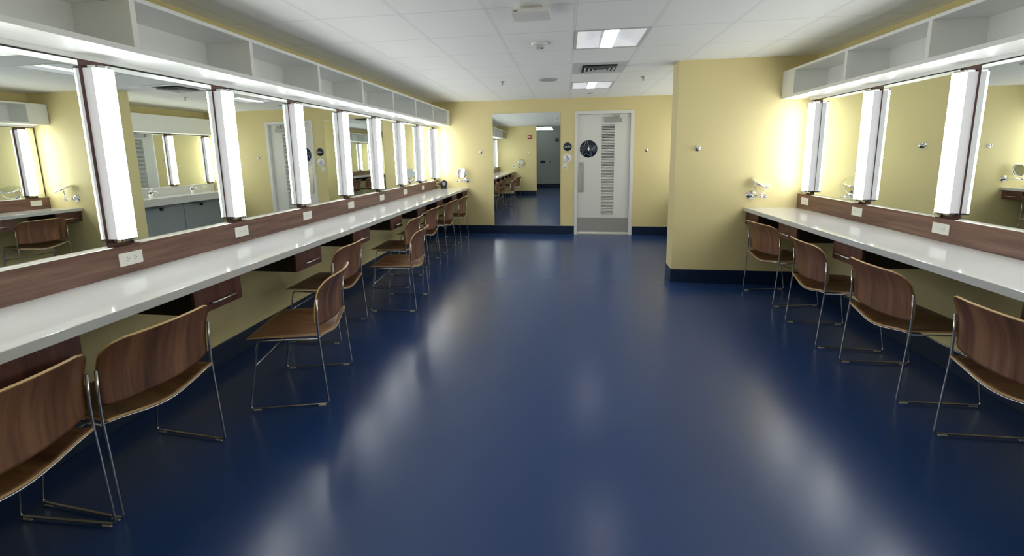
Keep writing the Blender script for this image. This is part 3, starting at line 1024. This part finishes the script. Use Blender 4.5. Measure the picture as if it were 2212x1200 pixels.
o = MB().lathe([(0, .0), (.122, .0), (.125, .003), (.125, .008), (0, .008)], (0, 0, -.0082), (0, 0, 1), 'speaker', 40).build('ceiling_speaker')
o.location = (-.238, 5.60, ZC); tag(o, 'flat round grey speaker grille in the ceiling left of the air vent', 'speaker')
dt = thing('smoke_detector', 'round white ceiling detector left of the nearer ceiling light', 'detector', (-.242, 3.785, ZC))
MB().lathe([(0, 0), (.074, 0), (.072, .012), (.058, .020)], (0, 0, 0), (0, 0, -1), 'plastic', 36).build('base', dt)
MB().lathe([(.056, .016), (.050, .034), (.030, .046), (0, .048)], (0, 0, 0), (0, 0, -1), 'vent', 36).build('cap', dt)
MB().lathe([(0, .042), (.010, .042), (.010, .050), (0, .051)], (.030, -.012, 0), (0, 0, -1), 'black', 12).build('sensor', dt)
def sprinkler(x, y, label):
    r = thing('sprinkler', label, 'sprinkler', (x, y, ZC), 0, 'ceiling sprinklers')
    MB().lathe([(0, 0), (.036, 0), (.034, .005), (.012, .010), (0, .010)], (0, 0, 0), (0, 0, -1), 'steel', 24).build('escutcheon', r)
    h = MB()
    h.tube([(0, 0, -.008), (0, 0, -.040)], [.010, .005], 'steel', 10)
    h.tube([(-.009, 0, -.012), (-.011, 0, -.035), (0, 0, -.050)], .003, 'steel', 6)
    h.tube([(.009, 0, -.012), (.011, 0, -.035), (0, 0, -.050)], .003, 'steel', 6)
    h.lathe([(0, .050), (.014, .050), (.014, .053), (0, .053)], (0, 0, 0), (0, 0, -1), 'steel', 14)
    h.build('head', r)
sprinkler(-.864, 5.61, 'pendent sprinkler head in the ceiling left of the round speaker grille')
sprinkler(1.005, 5.66, 'pendent sprinkler head in the ceiling right of the air vent')
dk = thing('ceiling_cover', 'small flat round ceiling cover between the far light and the far wall', 'cover', (.396, 7.0, ZC))
MB().lathe([(0, 0), (.050, 0), (.048, .006), (0, .010)], (0, 0, 0), (0, 0, -1), 'speaker', 28).build('disc', dk)
ap = thing('ceiling_box', 'white flat box hung below the ceiling at the top of the view', 'device', (-.235, 2.90, ZC))
MB().box(-.08, .08, -.05, .07, -.033, 0, 'plastic', .002, 1).build('mount', ap)
shl = MB()
shl.prism([(-.105, -.032), (.10, -.032), (.10, -.050), (.06, -.062), (-.08, -.066), (-.105, -.056)], (-.125, 0, 0), (0, 1, 0), (0, 0, 1), (.25, 0, 0), 'plastic')
shl.build('cover', ap)
MB().box(-.112, -.085, -.1075, -.105, -.050, -.040, 'greyplastic').build('indicator', ap)

# ------------------------------------------------------------------ things on the back wall and in the hall
fa = thing('fire_alarm', 'red fire alarm strobe high on the back wall, seen in the tall mirror', 'alarm', (-1.306, YB, 2.104))
MB().box(-.065, .065, 0, .045, -.068, .068, 'red', .006).build('housing', fa)
MB().box(-.035, .035, .045, .060, -.02, .045, 'plastic', .008).build('strobe_lens', fa)
ws = thing('wall_outlet_plate', 'white square plate on the back wall above the left worktop, seen in the tall mirror', 'outlet', (-1.884, YB, 1.068))
MB().box(-.055, .055, 0, .008, -.055, .055, 'plastic', .002).build('plate', ws)
MB().box(-.028, .028, .008, .012, -.020, .020, 'greyplastic', .001, 1).build('insert', ws)
s_h = (D - HALL_Y + D) / (2 * D + 3.498)
def hx(x): return x * s_h
def hz(z): return CAM_H + (z - CAM_H) * s_h
ha = thing('dark_strobe', 'dark square alarm unit high on the grey hall wall, seen in the tall mirror', 'alarm', (hx(-.401), HALL_Y, hz(2.121)))
MB().box(-.07, .07, 0, .05, -.075, .075, 'black', .006).build('housing', ha)
MB().box(-.04, .04, .05, .06, .0, .04, 'greyplastic', .004).build('lens', ha)
hs = thing('door_plaque', 'dark blue plaque on the grey hall wall, seen in the tall mirror', 'sign', (hx(-1.045), HALL_Y, hz(1.132)))
MB().box(-.11, .11, 0, .008, -.058, .058, 'navy_sign', .002).build('plate', hs)
MB().box(.0, .05, .008, .010, -.02, .012, 'sign_blue').build('symbol', hs)
hk = thing('hall_switch', 'small dark switch beside the blue plaque on the grey hall wall', 'switch', (hx(-.719), HALL_Y, hz(1.117)))
MB().box(-.025, .025, 0, .008, -.045, .045, 'greyplastic', .002).build('plate', hk)
MB().box(-.010, .010, .008, .014, -.02, .02, 'black', .002).build('toggle', hk)
for k, (y, z) in enumerate([(-.83, 2.50), (-1.98, 2.50)]):
    t = thing('strip_light', 'long tube light under the hall ceiling, %s, seen in the tall mirror' % ('nearer the room' if k == 0 else 'farther from the room'), 'light', (-.93, y, z), 0, 'hall strip lights')
    MB().box(-.60, .40, -.02, .02, .022, .06, 'black', .003, 1).build('housing', t)
    MB().tube([(-.60, 0, 0), (.40, 0, 0)], .019, 'tube', 12).build('tube', t)
    MB().tube([(-.3, 0, .05), (-.3, 0, HALL_Z - z)], .006, 'black', 8).build('hanger', t)
    MB().tube([(.1, 0, .05), (.1, 0, HALL_Z - z)], .006, 'black', 8).build('hanger', t)

# ------------------------------------------------------------------ sink alcove behind the divider wall
SX = 2.06
snk = thing('sink_counter', 'white sink counter with deep apron in the alcove, seen in the left mirrors', 'sink', ((SX + XWR) / 2, 6.27, .75))
YA0, YA1 = YS + TST + .012, D - .012
cx_, cy_ = (SX + XWR) / 2, 6.27
mb = MB()
mb.box(SX - cx_, XWR - .001 - cx_, YA0 - cy_, YA1 - cy_, .105, .135, 'quartz', .002)
mb.build('top', snk)
MB().box(SX - cx_, SX + .02 - cx_, YA0 - cy_, YA1 - cy_, .01, .105, 'quartz', .002).build('apron', snk)
MB().box(XPR - .012 - cx_, XPR - cx_, YA0 - cy_, YA1 - cy_, .135, ZBS - .75, 'quartz', .001).build('upstand', snk)
SINKY = [5.36, 6.12, 6.90]
for y in SINKY:
    q = MB()
    q.lathe([(0, -.05), (.08, -.045), (.13, -.02), (.15, .10)], (SX + .20 - cx_, y - cy_, 0), (0, 0, 1), 'greyplastic', 28)
    q.tube([(SX + .20 - cx_, y - cy_, -.05), (SX + .20 - cx_, y - cy_, -.10)], .03, 'black', 12)
    q.build('basin', snk)
for k in range(3):
    ya = YA0 + (YA1 - YA0) * k / 3 + .004; yb = YA0 + (YA1 - YA0) * (k + 1) / 3 - .004
    p = MB()
    p.box(2.43, 2.448, ya, yb, .12, .745, 'panel_grey', .002, 1)
    tag(p.build('knee_panel', offset=(2.439, (ya + yb) / 2, .12)), 'grey panel under the sink counter, %s from the divider wall, seen in the left mirrors' % ORD[k], 'panel', 'grey panels under the sinks')
def faucet(y, k):
    r = thing('faucet', 'chrome faucet on the sink counter, %s from the divider wall' % ORD[k], 'faucet', (2.44, y, ZCT), 0, 'sink faucets')
    MB().lathe([(0, 0), (.028, 0), (.026, .01), (.024, .12), (0, .125)], (0, 0, 0), (0, 0, 1), 'chrome', 20).build('body', r)
    MB().tube(rounded_path([(0, 0, .09), (-.08, 0, .115), (-.15, 0, .085)], [.05], 5), .012, 'chrome', 10).build('spout', r)
    MB().tube([(0, 0, .125), (.02, 0, .14), (-.06, .0, .155)], .007, 'chrome', 8).build('lever', r)
def soap(y, k):
    r = thing('soap_dispenser', 'white soap bottle with dark pump on the sink counter, %s from the divider wall' % ORD[k], 'soap dispenser', (2.30, y, ZCT), 0, 'soap dispensers')
    MB().lathe([(0, 0), (.026, 0), (.027, .01), (.027, .06), (.012, .072), (0, .072)], (0, 0, 0), (0, 0, 1), 'plastic', 18).build('bottle', r)
    p_ = MB().tube([(0, 0, .072), (0, 0, .105)], .012, 'black', 10)
    p_.tube([(0, 0, .103), (-.045, 0, .100)], .006, 'black', 8)
    p_.build('pump', r)
for k, y in enumerate(SINKY):
    faucet(y, k); soap(y - .12, k)
dup(op, (XPR - .012, 7.28, .985), PI, 'white outlet plate behind the sinks near the far wall, seen in the left mirrors', 'outlets by the sinks')
